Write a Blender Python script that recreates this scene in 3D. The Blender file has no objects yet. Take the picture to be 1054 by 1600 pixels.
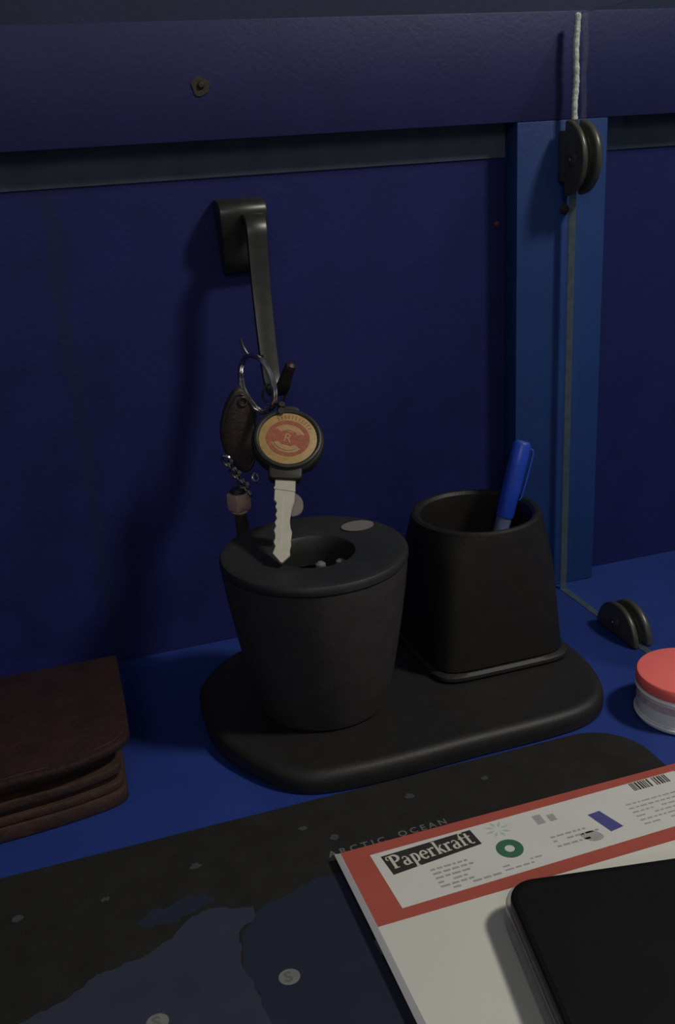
import bpy, bmesh, math, random
from mathutils import Vector, Matrix
random.seed(7)
C = bpy.context.scene.collection
S = 0.01            # every length below is written in centimetres
sc = bpy.context.scene

# ------------------------------------------------------------------ camera
cam_d = bpy.data.cameras.new('camera')
cam_d.sensor_fit = 'VERTICAL'; cam_d.sensor_height = 36.0
cam_d.lens = 36.0 * 1572.0 / 1600.0
cam_d.clip_start = 0.01; cam_d.clip_end = 50
cam = bpy.data.objects.new('camera', cam_d); C.objects.link(cam)
right = Vector((0.94740, -0.31508, -0.05599))
down = Vector((-0.16021, -0.31549, -0.93531))
fwd = Vector((0.27703, 0.89508, -0.34936))
m = Matrix((right, -down, -fwd)).transposed().to_4x4()
m.translation = Vector((-0.1509, -0.5, 0.2596))
cam.matrix_world = m
sc.camera = cam

# ------------------------------------------------------------------ light
world = bpy.data.worlds.new('dim_room'); sc.world = world
world.use_nodes = True
wb = world.node_tree.nodes['Background']
wb.inputs[0].default_value = (0.80, 0.88, 1.0, 1); wb.inputs[1].default_value = 0.085

ld = bpy.data.lights.new('room_lamp', 'AREA'); ld.shape = 'DISK'; ld.size = 0.13
ld.energy = 5.4; ld.color = (1.0, 0.95, 0.87)
lamp = bpy.data.objects.new('room_lamp', ld); C.objects.link(lamp)
lamp.location = (0.50, -0.52, 0.90)
lamp.rotation_euler = (Vector((0, -0.08, 0.08)) - lamp.location).to_track_quat('-Z', 'Y').to_euler()

fd = bpy.data.lights.new('added_fill_light', 'AREA'); fd.shape = 'DISK'; fd.size = 0.5  # added weak fill from behind the camera, brightens the sides facing it
fd.energy = 3.3; fd.color = (1.0, 0.96, 0.92)
far = bpy.data.objects.new('added_fill_light', fd); C.objects.link(far)
far.location = (-0.55, -1.70, 1.05)
far.rotation_euler = (Vector((0, -0.08, 0.08)) - far.location).to_track_quat('-Z', 'Y').to_euler()

sc.view_settings.view_transform = 'Standard'
sc.view_settings.look = 'None'
sc.view_settings.exposure = 0.0
sc.view_settings.gamma = 1.0
sc.view_settings.use_curve_mapping = False

# ------------------------------------------------------------------ materials
def mat(name, col, rough=0.6, var=0.12, scale=60, bump=0.0, bscale=300, metal=0.0, spec=0.5, coat=0.0):
    mt = bpy.data.materials.new(name); mt.use_nodes = True
    nt = mt.node_tree; b = nt.nodes['Principled BSDF']
    tc = nt.nodes.new('ShaderNodeTexCoord')
    nz = nt.nodes.new('ShaderNodeTexNoise'); nz.inputs['Scale'].default_value = scale; nz.inputs['Detail'].default_value = 4
    nt.links.new(tc.outputs['Object'], nz.inputs['Vector'])
    rp = nt.nodes.new('ShaderNodeValToRGB')
    rp.color_ramp.elements[0].position = 0.3; rp.color_ramp.elements[1].position = 0.7
    lo = [max(0, c * (1 - var)) for c in col]; hi = [min(1, c * (1 + var)) for c in col]
    rp.color_ramp.elements[0].color = (*lo, 1); rp.color_ramp.elements[1].color = (*hi, 1)
    nt.links.new(nz.outputs['Fac'], rp.inputs['Fac'])
    nt.links.new(rp.outputs['Color'], b.inputs['Base Color'])
    b.inputs['Roughness'].default_value = rough; b.inputs['Metallic'].default_value = metal
    b.inputs['Specular IOR Level'].default_value = spec
    b.inputs['Coat Weight'].default_value = coat; b.inputs['Coat Roughness'].default_value = 0.15
    if bump:
        n2 = nt.nodes.new('ShaderNodeTexNoise'); n2.inputs['Scale'].default_value = bscale; n2.inputs['Detail'].default_value = 3
        nt.links.new(tc.outputs['Object'], n2.inputs['Vector'])
        bp = nt.nodes.new('ShaderNodeBump'); bp.inputs['Strength'].default_value = bump; bp.inputs['Distance'].default_value = 0.001
        nt.links.new(n2.outputs['Fac'], bp.inputs['Height']); nt.links.new(bp.outputs['Normal'], b.inputs['Normal'])
    return mt

def clear_mat(name, tint, gloss_rough=0.05, haze=0.0, haze_col=(0.6, 0.6, 0.6)):
    mt = bpy.data.materials.new(name); mt.use_nodes = True
    nt = mt.node_tree; nt.nodes.clear()
    out = nt.nodes.new('ShaderNodeOutputMaterial')
    tr = nt.nodes.new('ShaderNodeBsdfTransparent'); tr.inputs[0].default_value = (*tint, 1)
    gl = nt.nodes.new('ShaderNodeBsdfGlossy'); gl.inputs['Roughness'].default_value = gloss_rough
    lw = nt.nodes.new('ShaderNodeLayerWeight'); lw.inputs['Blend'].default_value = 0.5
    pw = nt.nodes.new('ShaderNodeMath'); pw.operation = 'POWER'; pw.inputs[1].default_value = 5.0
    nt.links.new(lw.outputs['Facing'], pw.inputs[0])
    fr = nt.nodes.new('ShaderNodeMath'); fr.operation = 'MULTIPLY_ADD'; fr.inputs[1].default_value = 0.96; fr.inputs[2].default_value = 0.04
    nt.links.new(pw.outputs[0], fr.inputs[0])
    mx = nt.nodes.new('ShaderNodeMixShader')
    nt.links.new(fr.outputs[0], mx.inputs[0]); nt.links.new(tr.outputs[0], mx.inputs[1]); nt.links.new(gl.outputs[0], mx.inputs[2])
    last = mx
    if haze:
        df = nt.nodes.new('ShaderNodeBsdfDiffuse'); df.inputs[0].default_value = (*haze_col, 1)
        m2 = nt.nodes.new('ShaderNodeMixShader'); m2.inputs[0].default_value = haze
        nt.links.new(mx.outputs[0], m2.inputs[1]); nt.links.new(df.outputs[0], m2.inputs[2]); last = m2
    nt.links.new(last.outputs[0], out.inputs['Surface'])
    return mt

M = {}
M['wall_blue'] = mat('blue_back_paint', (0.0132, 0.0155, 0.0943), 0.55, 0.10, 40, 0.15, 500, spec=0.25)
M['rail_blue'] = mat('greyish_blue_rail_paint', (0.0146, 0.0158, 0.0808), 0.55, 0.08, 40, 0.15, 500, spec=0.3)  # blue slightly greyer than the back panel
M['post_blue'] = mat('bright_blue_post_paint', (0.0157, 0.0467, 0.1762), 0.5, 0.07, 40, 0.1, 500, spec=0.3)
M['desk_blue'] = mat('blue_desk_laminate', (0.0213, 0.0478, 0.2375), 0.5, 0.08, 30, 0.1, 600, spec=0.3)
M['grey_wall'] = mat('grey_plaster', (0.0193, 0.0260, 0.0581), 0.9, 0.10, 20, 0.3, 300)
M['floor'] = mat('dark_floor_tile', (0.12, 0.11, 0.10), 0.6, 0.15, 6)
M['strip'] = mat('dark_grey_strip', (0.0650, 0.0786, 0.1030), 0.8, 0.15, 80, 0.2, 400, spec=0.2)  # dark blue-grey tone of the band under the rail
M['chip'] = mat('rust_chip', (0.12, 0.04, 0.03), 0.8, 0.2, 900)
M['hole'] = mat('dark_filler', (0.030, 0.024, 0.018), 0.8, 0.3, 900)
M['screw'] = mat('tarnished_screw', (0.05, 0.045, 0.035), 0.5, 0.2, 900, metal=0.6)
M['black'] = mat('black_plastic', (0.0135, 0.0135, 0.0133), 0.55, 0.15, 120, 0.12, 900, spec=0.45)
M['black_lid'] = mat('black_lid_plastic', (0.0158, 0.0176, 0.0169), 0.55, 0.15, 120, 0.12, 900, spec=0.5)
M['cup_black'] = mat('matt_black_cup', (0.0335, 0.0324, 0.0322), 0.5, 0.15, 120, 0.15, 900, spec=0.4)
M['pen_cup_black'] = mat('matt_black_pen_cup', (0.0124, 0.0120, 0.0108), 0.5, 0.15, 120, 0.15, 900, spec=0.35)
M['grey_sticker'] = mat('grey_sticker', (0.15, 0.135, 0.13), 0.7, 0.08, 300)
M['hook_metal'] = mat('dark_hook_metal', (0.048, 0.049, 0.046), 0.38, 0.15, 200, metal=0.6)
M['red_cap'] = mat('dark_red_tip', (0.022, 0.008, 0.012), 0.5, 0.1, 200)
M['chrome'] = mat('worn_chrome', (0.55, 0.54, 0.52), 0.22, 0.1, 400, metal=1.0)
M['dark_steel'] = mat('dark_steel', (0.10, 0.095, 0.09), 0.4, 0.15, 400, metal=0.9)
M['fob_leather'] = mat('dark_brown_leather', (0.030, 0.018, 0.017), 0.6, 0.3, 250, 0.4, 600)
M['copper'] = mat('copper_bead', (0.58, 0.38, 0.31), 0.3, 0.15, 300, metal=0.3)
M['tassel'] = mat('dark_tassel', (0.022, 0.016, 0.015), 0.8, 0.2, 400)
M['key_plastic'] = mat('black_key_plastic', (0.020, 0.020, 0.016), 0.5, 0.15, 400, spec=0.4)
M['gold'] = mat('dull_gold_print', (0.36, 0.235, 0.085), 0.45, 0.15, 500)
M['emblem_red'] = mat('rust_red_print', (0.30, 0.085, 0.045), 0.45, 0.15, 500)
M['emblem_cream'] = mat('tan_print', (0.40, 0.22, 0.11), 0.45, 0.15, 500)
M['key_nickel'] = mat('pale_nickel', (0.44, 0.42, 0.34), 0.5, 0.06, 300, metal=0.25)
M['pen_blue'] = mat('blue_pen_plastic', (0.018, 0.065, 0.50), 0.35, 0.08, 200, spec=0.5)
M['pen_cap_end'] = mat('pale_blue_pen_plug', (0.06, 0.14, 0.52), 0.3, 0.05, 200)
M['pen_clear'] = mat('frosted_pen_barrel', (0.11, 0.14, 0.24), 0.3, 0.1, 200)
M['leather'] = mat('oxblood_leather', (0.0211, 0.0088, 0.0071), 0.55, 0.25, 70, 0.5, 350, spec=0.4)
M['leather_brown'] = mat('brown_leather_inner', (0.0434, 0.0230, 0.0156), 0.6, 0.25, 90, 0.5, 350, spec=0.4)
M['mat_black'] = mat('black_desk_mat', (0.0150, 0.0154, 0.0137), 0.8, 0.2, 90, 0.3, 1500, spec=0.3)
M['slate'] = mat('slate_map_print', (0.0278, 0.0350, 0.0570), 0.8, 0.10, 60, spec=0.3)
M['navy'] = mat('navy_map_print', (0.0132, 0.0193, 0.0386), 0.8, 0.10, 60, spec=0.3)
M['mat_text'] = mat('grey_map_lettering', (0.115, 0.12, 0.12), 0.8, 0.05, 100)
M['mat_dot'] = mat('pale_map_marker', (0.1600, 0.1720, 0.1600), 0.8, 0.1, 300)
M['speck'] = mat('faint_map_speck', (0.040, 0.043, 0.045), 0.8, 0.1, 300)
M['white_paper'] = mat('white_paper', (0.7140, 0.7062, 0.6344), 0.85, 0.02, 40, spec=0.2)
M['paper_edge'] = mat('paper_edge', (0.50, 0.49, 0.47), 0.9, 0.1, 600)
M['red_band'] = mat('orange_red_print', (0.3994, 0.0876, 0.0632), 0.6, 0.04, 60, spec=0.3)
M['label_white'] = mat('white_label', (0.62, 0.62, 0.58), 0.7, 0.03, 60, spec=0.3)
M['ink'] = mat('black_ink', (0.022, 0.022, 0.020), 0.7, 0.1, 200)
M['ink_grey'] = mat('grey_ink', (0.34, 0.34, 0.33), 0.8, 0.08, 400)
M['ink_green'] = mat('green_ink', (0.035, 0.14, 0.075), 0.7, 0.08, 300)
M['ink_mint'] = mat('pale_green_ink', (0.42, 0.52, 0.43), 0.7, 0.08, 300)
M['ink_blue'] = mat('navy_ink', (0.07, 0.07, 0.25), 0.7, 0.08, 300)
M['ink_white'] = mat('cream_ink', (0.55, 0.53, 0.44), 0.7, 0.05, 300)
M['phone_black'] = mat('black_phone_glass', (0.0033, 0.0033, 0.0034), 0.5, 0.2, 60, spec=0.35)
M['case_grey'] = clear_mat('clear_case', (0.90, 0.90, 0.91), 0.15, 0.12, (0.45, 0.45, 0.47))
M['film_seam'] = clear_mat('folded_film', (0.92, 0.92, 0.92), 0.2, 0.55, (0.50, 0.49, 0.52))
M['film'] = clear_mat('plastic_film', (0.97, 0.97, 0.97), 0.12)
M['lid_red'] = mat('coral_red_lid', (0.9200, 0.1788, 0.1645), 0.55, 0.04, 80, spec=0.35)
M['jar_white'] = mat('milky_plastic', (0.8976, 0.8970, 0.8448), 0.45, 0.06, 120, spec=0.4)
def translucent(mt, w, r):
    b = mt.node_tree.nodes['Principled BSDF']
    b.inputs['Subsurface Weight'].default_value = w; b.inputs['Subsurface Radius'].default_value = (r, r, r); b.inputs['Subsurface Scale'].default_value = 1.0
translucent(M['lid_red'], 0.3, 0.004); translucent(M['jar_white'], 0.25, 0.01)
M['jar_rim'] = mat('pale_jar_rim', (0.9300, 0.9288, 0.9300), 0.4, 0.05, 120)
M['jar_print'] = mat('pinkish_label_print', (0.6000, 0.4730, 0.4840), 0.6, 0.2, 200)
M['glass'] = clear_mat('pane_glass', (0.94, 0.97, 0.95), 0.02)
M['glass_edge'] = mat('ground_glass_edge', (0.075, 0.095, 0.115), 0.5, 0.25, 300)
M['edge_glint'] = mat('painted_edge_glint', (0.62, 0.62, 0.57), 0.35, 0.25, 500, 0.4, 700)  # pale colour stands for light caught on the glass edge
M['clamp'] = mat('dark_bronze_clamp', (0.085, 0.078, 0.062), 0.36, 0.15, 250, metal=0.3)
M['rubber'] = mat('clear_rubber_gasket', (0.10, 0.10, 0.10), 0.6, 0.1, 200)

# wear on the back panel: one long vertical scuff left of the hook
def add_scuff(mt, x_cm, half_cm, col):
    nt = mt.node_tree; b = nt.nodes['Principled BSDF']
    src = b.inputs['Base Color'].links[0].from_socket
    tc = nt.nodes.new('ShaderNodeTexCoord'); sp = nt.nodes.new('ShaderNodeSeparateXYZ')
    nt.links.new(tc.outputs['Object'], sp.inputs[0])
    nz = nt.nodes.new('ShaderNodeTexNoise'); nz.inputs['Scale'].default_value = 14
    nt.links.new(tc.outputs['Object'], nz.inputs['Vector'])
    wob = nt.nodes.new('ShaderNodeMath'); wob.operation = 'MULTIPLY_ADD'; wob.inputs[1].default_value = 0.02; wob.inputs[2].default_value = -x_cm * S - 0.01
    nt.links.new(nz.outputs['Fac'], wob.inputs[0])
    ad = nt.nodes.new('ShaderNodeMath'); ad.operation = 'ADD'
    nt.links.new(sp.outputs['X'], ad.inputs[0]); nt.links.new(wob.outputs[0], ad.inputs[1])
    ab = nt.nodes.new('ShaderNodeMath'); ab.operation = 'ABSOLUTE'; nt.links.new(ad.outputs[0], ab.inputs[0])
    mr = nt.nodes.new('ShaderNodeMapRange'); mr.inputs['From Min'].default_value = half_cm * S; mr.inputs['From Max'].default_value = 0.0
    mr.inputs['To Max'].default_value = 0.75
    nt.links.new(ab.outputs[0], mr.inputs['Value'])
    mx = nt.nodes.new('ShaderNodeMix'); mx.data_type = 'RGBA'; mx.inputs['B'].default_value = (*col, 1)
    nt.links.new(mr.outputs[0], mx.inputs['Factor']); nt.links.new(src, mx.inputs['A'])
    nt.links.new(mx.outputs['Result'], b.inputs['Base Color'])
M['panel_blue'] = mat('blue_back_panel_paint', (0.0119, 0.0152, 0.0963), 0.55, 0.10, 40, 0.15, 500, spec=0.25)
add_scuff(M['panel_blue'], -12.5, 0.6, (0.013, 0.019, 0.062))

# ------------------------------------------------------------------ mesh helpers (cm)
def new(): return bmesh.new()

def finish(bm, bev=0.0, seg=2):
    if bev:
        es = [e for e in bm.edges if len(e.link_faces) == 2 and e.calc_face_angle(0) > 0.6]
        bmesh.ops.bevel(bm, geom=es, offset=bev, segments=seg, affect='EDGES', profile=0.5)
    return bm

def box(x0, x1, y0, y1, z0, z1, bev=0.0, seg=2, bm=None):
    t = new()
    bmesh.ops.create_cube(t, size=1)
    for v in t.verts:
        v.co = Vector(((x0 + x1) / 2 + v.co.x * (x1 - x0), (y0 + y1) / 2 + v.co.y * (y1 - y0), (z0 + z1) / 2 + v.co.z * (z1 - z0)))
    finish(t, bev, seg)
    return merge(bm, t)

def merge(bm, t):
    if bm is None: return t
    me = bpy.data.meshes.new('t'); t.to_mesh(me); t.free(); bm.from_mesh(me); bpy.data.meshes.remove(me)
    return bm

def prism(pts, z0, z1, bev=0.0, seg=2, bm=None):
    """outline in XY extruded from z0 to z1"""
    t = new()
    vs = [t.verts.new((p[0], p[1], z0)) for p in pts]
    f = t.faces.new(vs)
    r = bmesh.ops.extrude_face_region(t, geom=[f])
    for v in r['geom']:
        if isinstance(v, bmesh.types.BMVert): v.co.z = z1
    bmesh.ops.recalc_face_normals(t, faces=t.faces)
    finish(t, bev, seg)
    return merge(bm, t)

def lathe(prof, cx, cy, n=64, bm=None):
    """prof: (radius, z) from the outside bottom round to the inside"""
    t = new(); rings = []
    for r, z in prof:
        if r < 1e-6: rings.append([t.verts.new((cx, cy, z))])
        else: rings.append([t.verts.new((cx + r * math.cos(2 * math.pi * k / n), cy + r * math.sin(2 * math.pi * k / n), z)) for k in range(n)])
    for a, b in zip(rings, rings[1:]):
        for k in range(n):
            k2 = (k + 1) % n
            if len(a) == 1 and len(b) == 1: continue
            if len(a) == 1: t.faces.new((a[0], b[k2], b[k]))
            elif len(b) == 1: t.faces.new((a[k], a[k2], b[0]))
            else: t.faces.new((a[k], a[k2], b[k2], b[k]))
    bmesh.ops.recalc_face_normals(t, faces=t.faces)
    return merge(bm, t)

def loft(rings, cap0=True, cap1=True, bm=None):
    t = new()
    rs = [[t.verts.new(p) for p in r] for r in rings]
    n = len(rs[0])
    for a, b in zip(rs, rs[1:]):
        for k in range(n):
            t.faces.new((a[k], a[(k + 1) % n], b[(k + 1) % n], b[k]))
    if cap0: t.faces.new(rs[0][::-1])
    if cap1: t.faces.new(rs[-1])
    bmesh.ops.recalc_face_normals(t, faces=t.faces)
    return merge(bm, t)

def spline(pts, n=8, closed=False):
    P = [Vector(p) for p in pts]; out = []
    L = len(P); rng = range(L) if closed else range(L - 1)
    for i in rng:
        g = lambda k: P[k % L] if closed else P[max(0, min(L - 1, k))]
        p0, p1, p2, p3 = g(i - 1), g(i), g(i + 1), g(i + 2)
        for k in range(n):
            t = k / n
            out.append(0.5 * (2 * p1 + (p2 - p0) * t + (2 * p0 - 5 * p1 + 4 * p2 - p3) * t * t + (3 * p1 - p0 - 3 * p2 + p3) * t ** 3))
    if not closed: out.append(P[-1].copy())
    return out

def frames(path, ref):
    out = []
    for i, p in enumerate(path):
        a = path[max(0, i - 1)]; b = path[min(len(path) - 1, i + 1)]
        t = (b - a).normalized(); u = (ref - t * ref.dot(t)).normalized(); out.append((p, t, u, t.cross(u)))
    return out

def tube(path, r, n=10, closed=False, bm=None):
    path = [Vector(p) for p in path]; rr = r if hasattr(r, '__len__') else [r] * len(path)
    rings = []; L = len(path)
    u = None
    for i, p in enumerate(path):
        if closed: t = (path[(i + 1) % L] - path[i - 1]).normalized()
        else: t = (path[min(L - 1, i + 1)] - path[max(0, i - 1)]).normalized()
        if u is None: u = t.orthogonal().normalized()
        u = (u - t * u.dot(t)).normalized(); w = t.cross(u)
        rings.append([p + (u * math.cos(2 * math.pi * k / n) + w * math.sin(2 * math.pi * k / n)) * rr[i] for k in range(n)])
    if closed:
        return loft(rings + [rings[0]], False, False, bm) if False else _ring_closed(rings, bm)
    return loft(rings, True, True, bm)

def _ring_closed(rings, bm):
    t = new(); rs = [[t.verts.new(p) for p in r] for r in rings]; n = len(rs[0]); L = len(rs)
    for i in range(L):
        a, b = rs[i], rs[(i + 1) % L]
        for k in range(n): t.faces.new((a[k], a[(k + 1) % n], b[(k + 1) % n], b[k]))
    bmesh.ops.recalc_face_normals(t, faces=t.faces)
    return merge(bm, t)

def strap(path, widths, thick, ref, bev=0.0):
    """flat band swept along path; ref is the direction of its width"""
    rings = []
    for (p, t, u, w), wd in zip(frames([Vector(q) for q in path], Vector(ref)), widths):
        a, b = u * wd / 2, w * thick / 2
        rings.append([p + a + b, p - a + b, p - a - b, p + a - b])
    bm = loft(rings); finish(bm, bev, 2); return bm

def xform(bm, mtx):
    bmesh.ops.transform(bm, matrix=mtx, verts=bm.verts); return bm

ORG = {}
def emit(name, bm, material, parent=None, origin=None, smooth=True, ang=35, kind=None):
    org = ORG[parent.name] if parent is not None else Vector(origin if origin is not None else (0, 0, 0))
    me = bpy.data.meshes.new(name)
    for v in bm.verts: v.co = (v.co - org) * S
    bm.to_mesh(me); bm.free()
    if smooth:
        me.shade_smooth(); me.set_sharp_from_angle(angle=math.radians(ang))
    me.materials.append(material)
    o = bpy.data.objects.new(name, me); C.objects.link(o)
    if parent is not None: o.parent = parent
    else: o.location = org * S
    ORG[o.name] = org
    if kind: o['kind'] = kind
    return o

def thing(name, label, cat, loc, group=None):
    o = bpy.data.objects.new(name, None); o.empty_display_size = 0.01; C.objects.link(o)
    o.location = Vector(loc) * S; o['label'] = label; o['category'] = cat
    if group: o['group'] = group
    ORG[o.name] = Vector(loc)
    return o

def rrect(x0, x1, y0, y1, r, n=8):
    rs = r if hasattr(r, '__len__') else [r] * 4
    out = []
    for (cx, cy, a0), q in zip(((x1, y1, 0), (x0, y1, 90), (x0, y0, 180), (x1, y0, 270)), rs):
        sx = -1 if cx == x1 else 1; sy = -1 if cy == y1 else 1
        for k in range(n + 1):
            a = math.radians(a0 + 90 * k / n)
            out.append((cx + sx * q + q * math.cos(a), cy + sy * q + q * math.sin(a)))
    return out

def text_bm(s, size, spacing=1.0, offset=0.0, depth=0.01):
    cu = bpy.data.curves.new('lettering', 'FONT'); cu.body = s; cu.size = size; cu.space_character = spacing
    cu.offset = offset; cu.extrude = depth; cu.resolution_u = 3
    o = bpy.data.objects.new('lettering', cu); C.objects.link(o)
    dg = bpy.context.evaluated_depsgraph_get(); dg.update()
    me = bpy.data.meshes.new_from_object(o.evaluated_get(dg))
    bm = new(); bm.from_mesh(me)
    bpy.data.objects.remove(o); bpy.data.curves.remove(cu); bpy.data.meshes.remove(me)
    return bm

def fit_w(bm, w):
    xs = [v.co.x for v in bm.verts]; k = w / (max(xs) - min(xs))
    return xform(bm, Matrix.Translation((-min(xs) * k, 0, 0)) @ Matrix.Diagonal((k, 1, 1, 1)))

def flat(bm, x, y, z, rot=0.0):
    return xform(bm, Matrix.Translation((x, y, z)) @ Matrix.Rotation(rot, 4, 'Z'))

# ------------------------------------------------------------------ room
emit('floor', box(-150, 150, -220, 30, -76, -74), M['floor'], smooth=False, kind='structure')
emit('wall_back', box(-150, 150, 1.3, 12, -74, 170), M['grey_wall'], smooth=False, kind='structure')

# ------------------------------------------------------------------ desk and hutch
desk = thing('desk', 'bright blue desk with a plain flat top carrying all the small items', 'desk', (0, -30, -74))
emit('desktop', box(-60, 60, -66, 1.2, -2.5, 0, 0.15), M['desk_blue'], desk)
for x in (-56, 56):
    for y in (-61, -4):
        emit('leg', box(x - 2.5, x + 2.5, y - 2.5, y + 2.5, -74, -2.5, 0.2), M['desk_blue'], desk)

hutch = thing('desk_hutch', 'blue painted wooden hutch back standing on the desk, with rail and upright post', 'hutch', (0, 0.5, 0))
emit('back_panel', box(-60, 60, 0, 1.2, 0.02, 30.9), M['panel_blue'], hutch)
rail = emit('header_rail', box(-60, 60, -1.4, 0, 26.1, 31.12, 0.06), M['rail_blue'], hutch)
rail['label'] = 'greyish blue rail across the top'
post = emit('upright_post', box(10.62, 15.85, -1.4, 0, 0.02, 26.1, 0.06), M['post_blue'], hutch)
post['label'] = 'brighter blue upright post'
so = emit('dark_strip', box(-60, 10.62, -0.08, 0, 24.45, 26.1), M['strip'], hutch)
so['label'] = 'dark strip under the rail'
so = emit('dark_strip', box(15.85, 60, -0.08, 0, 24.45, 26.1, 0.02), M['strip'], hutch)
so['label'] = 'dark strip under the rail'
chip = prism([(0.14 * math.cos(a) * (1 + 0.3 * math.sin(3 * a)), 0.12 * math.sin(a)) for a in [2 * math.pi * k / 12 for k in range(12)]], 0, 0.02)
xform(chip, Matrix.Translation((10.15, -0.005, 21.15)) @ Matrix.Rotation(math.pi / 2, 4, 'X'))
emit('paint_chip', chip, M['chip'], hutch)
# filled screw hole on the rail, lost screw on the post
pb = prism([(0.42 * math.cos(a) * (1 + 0.12 * math.sin(5 * a)), 0.42 * math.sin(a) * (1 + 0.12 * math.cos(3 * a))) for a in [2 * math.pi * k / 18 for k in range(18)]], 0, 0.05)
xform(pb, Matrix.Translation((-5.29, -1.4, 28.42)) @ Matrix.Rotation(math.pi / 2, 4, 'X'))
emit('filled_screw_hole', pb, M['hole'], rail)
sb = lathe([(0, 0), (0.17, 0), (0.17, 0.05), (0.11, 0.12), (0.05, 0.13), (0, 0.08)], 0, 0, 16)
xform(sb, Matrix.Translation((-5.29, -1.43, 28.45)) @ Matrix.Rotation(math.pi / 2, 4, 'X'))
emit('screw', sb, M['screw'], rail)
sb = lathe([(0, 0), (0.26, 0), (0.27, 0.06), (0.18, 0.16), (0.06, 0.18), (0, 0.12)], 0, 0, 16)
xform(sb, Matrix.Translation((13.4, -1.4, 21.7)) @ Matrix.Rotation(math.pi / 2, 4, 'X'))
emit('screw', sb, M['screw'], post)

# ------------------------------------------------------------------ glass divider and its clamps
glass = thing('glass_divider', 'clear glass divider pane standing on edge against the blue post', 'glass pane', (13.5, -7.5, 0.02))
emit('pane', box(13.3, 13.7, -13.3, -2.06, 0.04, 30.9), M['glass'], glass, smooth=False)
# ground rear edge, seen through the pane
emit('ground_edge', box(13.3, 13.7, -2.055, -2.015, 0.04, 26.2), M['glass_edge'], glass, smooth=False)
e2 = box(13.3, 13.7, -13.3, -2.06, 0.0, 0.035)
eo = emit('ground_edge', e2, M['glass_edge'], glass, smooth=False)
# lumpy white bead added to paint the lamp glint on the upper rear edge
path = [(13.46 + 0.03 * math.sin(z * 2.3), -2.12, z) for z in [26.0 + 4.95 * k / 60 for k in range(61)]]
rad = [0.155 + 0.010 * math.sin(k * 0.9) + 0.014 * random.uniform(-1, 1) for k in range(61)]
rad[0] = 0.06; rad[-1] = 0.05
bd = emit('lit_edge_bead', tube(path, rad, 10), M['edge_glint'], glass); bd['label'] = 'lumpy white bead standing in for the lit top of the rear edge'

def clamp(name, label, mtx, org, foot=None):
    """two half-round plates with the glass between; local: flat edge on X, rising to +Y, thickness Z"""
    t = thing(name, label, 'glass clamp', org, 'half-round glass clamps')
    def half(r, z0, z1, bev):
        pts = [(r * math.cos(math.pi * k / 36), r * math.sin(math.pi * k / 36)) for k in range(37)]
        return prism(pts, z0, z1, bev, 3)
    emit('plate', xform(half(1.84, 0.22, 0.56, 0.13), mtx), M['clamp'], t)
    emit('plate', xform(half(1.84, -0.62, -0.22, 0.16), mtx), M['clamp'], t)
    g = [(1.30 * math.cos(math.pi * k / 24), 1.30 * math.sin(math.pi * k / 24)) for k in range(25)]
    emit('gasket', xform(prism(g, 0.202, 0.222), mtx), M['rubber'], t)
    emit('gasket', xform(prism(g, -0.222, -0.202), mtx), M['rubber'], t)
    if foot is not None: emit('mounting_foot', foot, M['clamp'], t)
    sbm = lathe([(0, 0), (0.34, 0), (0.34, 0.05), (0.2, 0.12), (0.13, 0.12), (0.1, 0.05), (0, 0.05)], 0, 0, 20)
    xform(sbm, Matrix.Translation((0, 0.85, 0.56)))
    emit('grub_screw', xform(sbm, mtx), M['clamp'], t)
    return t
# columns: local X, Y, Z in the room
up = Matrix(((0, 0, 1, 13.5), (0, -1, 0, -2.02), (1, 0, 0, 24.24), (0, 0, 0, 1)))
dn = Matrix(((0, 0, 1, 13.5), (1, 0, 0, -8.35), (0, 1, 0, 0.005), (0, 0, 0, 1)))
flip = Matrix.Scale(-1, 4, (0, 0, 1))
clamp('glass_clamp', 'upper half-round clamp gripping the glass against the blue post', up @ Matrix.Rotation(math.pi, 4, 'Y'), (13.5, -2, 24.2), box(12.95, 14.05, -2.05, -1.4, 23.1, 25.6, 0.1))
clamp('glass_clamp', 'lower half-round clamp on the desk beside the red lidded jar', dn @ Matrix.Rotation(math.pi, 4, 'Y'), (13.5, -8.35, 0))

# ------------------------------------------------------------------ wall hook
hook = thing('wall_hook', 'dark grey metal wall hook with a long strap arm holding the keys', 'hook', (-3.8, 0, 21.8))
pf = spline([(a, b, 0) for a, b in ((0, 23.42), (-0.7, 23.46), (-1.3, 23.3), (-1.6, 22.9), (-1.5, 22.2), (-1.15, 21.3), (-0.9, 20.5), (-0.6, 20.05), (-0.3, 19.9), (-0.02, 19.95))], 4)
pl = prism([(p.x, p.y) for p in [Vector((a.x, a.y, 0)) for a in pf]], -1.16, 1.16, 0.1, 2)
xform(pl, Matrix(((0, 0, 1, -3.85), (1, 0, 0, 0), (0, 1, 0, 0), (0, 0, 0, 1))))
for v in pl.verts:
    v.co.x = -3.85 + (v.co.x + 3.85) * (1 - 0.18 * max(0, (22.5 - v.co.z) / 2.6))
bo = emit('back_plate', pl, M['hook_metal'], hook)
hp = spline([(-3.45, -1.0, 22.3), (-3.5, -1.5, 22.55), (-3.52, -2.2, 22.58), (-3.58, -2.7, 22.15), (-3.62, -2.82, 21.2), (-3.68, -3.1, 19.2),
             (-3.76, -3.7, 17.0), (-3.8, -4.2, 15.5), (-3.78, -4.55, 14.95), (-3.72, -5.0, 14.85), (-3.6, -5.4, 15.15), (-3.45, -5.75, 15.75), (-3.3, -6.0, 16.25)], 5)
L = len(hp)
wd = [1.08 - 0.28 * min(1, i / (L * 0.62)) - (0.42 * max(0, (i / L - 0.66) / 0.34)) for i in range(L)]
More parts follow.
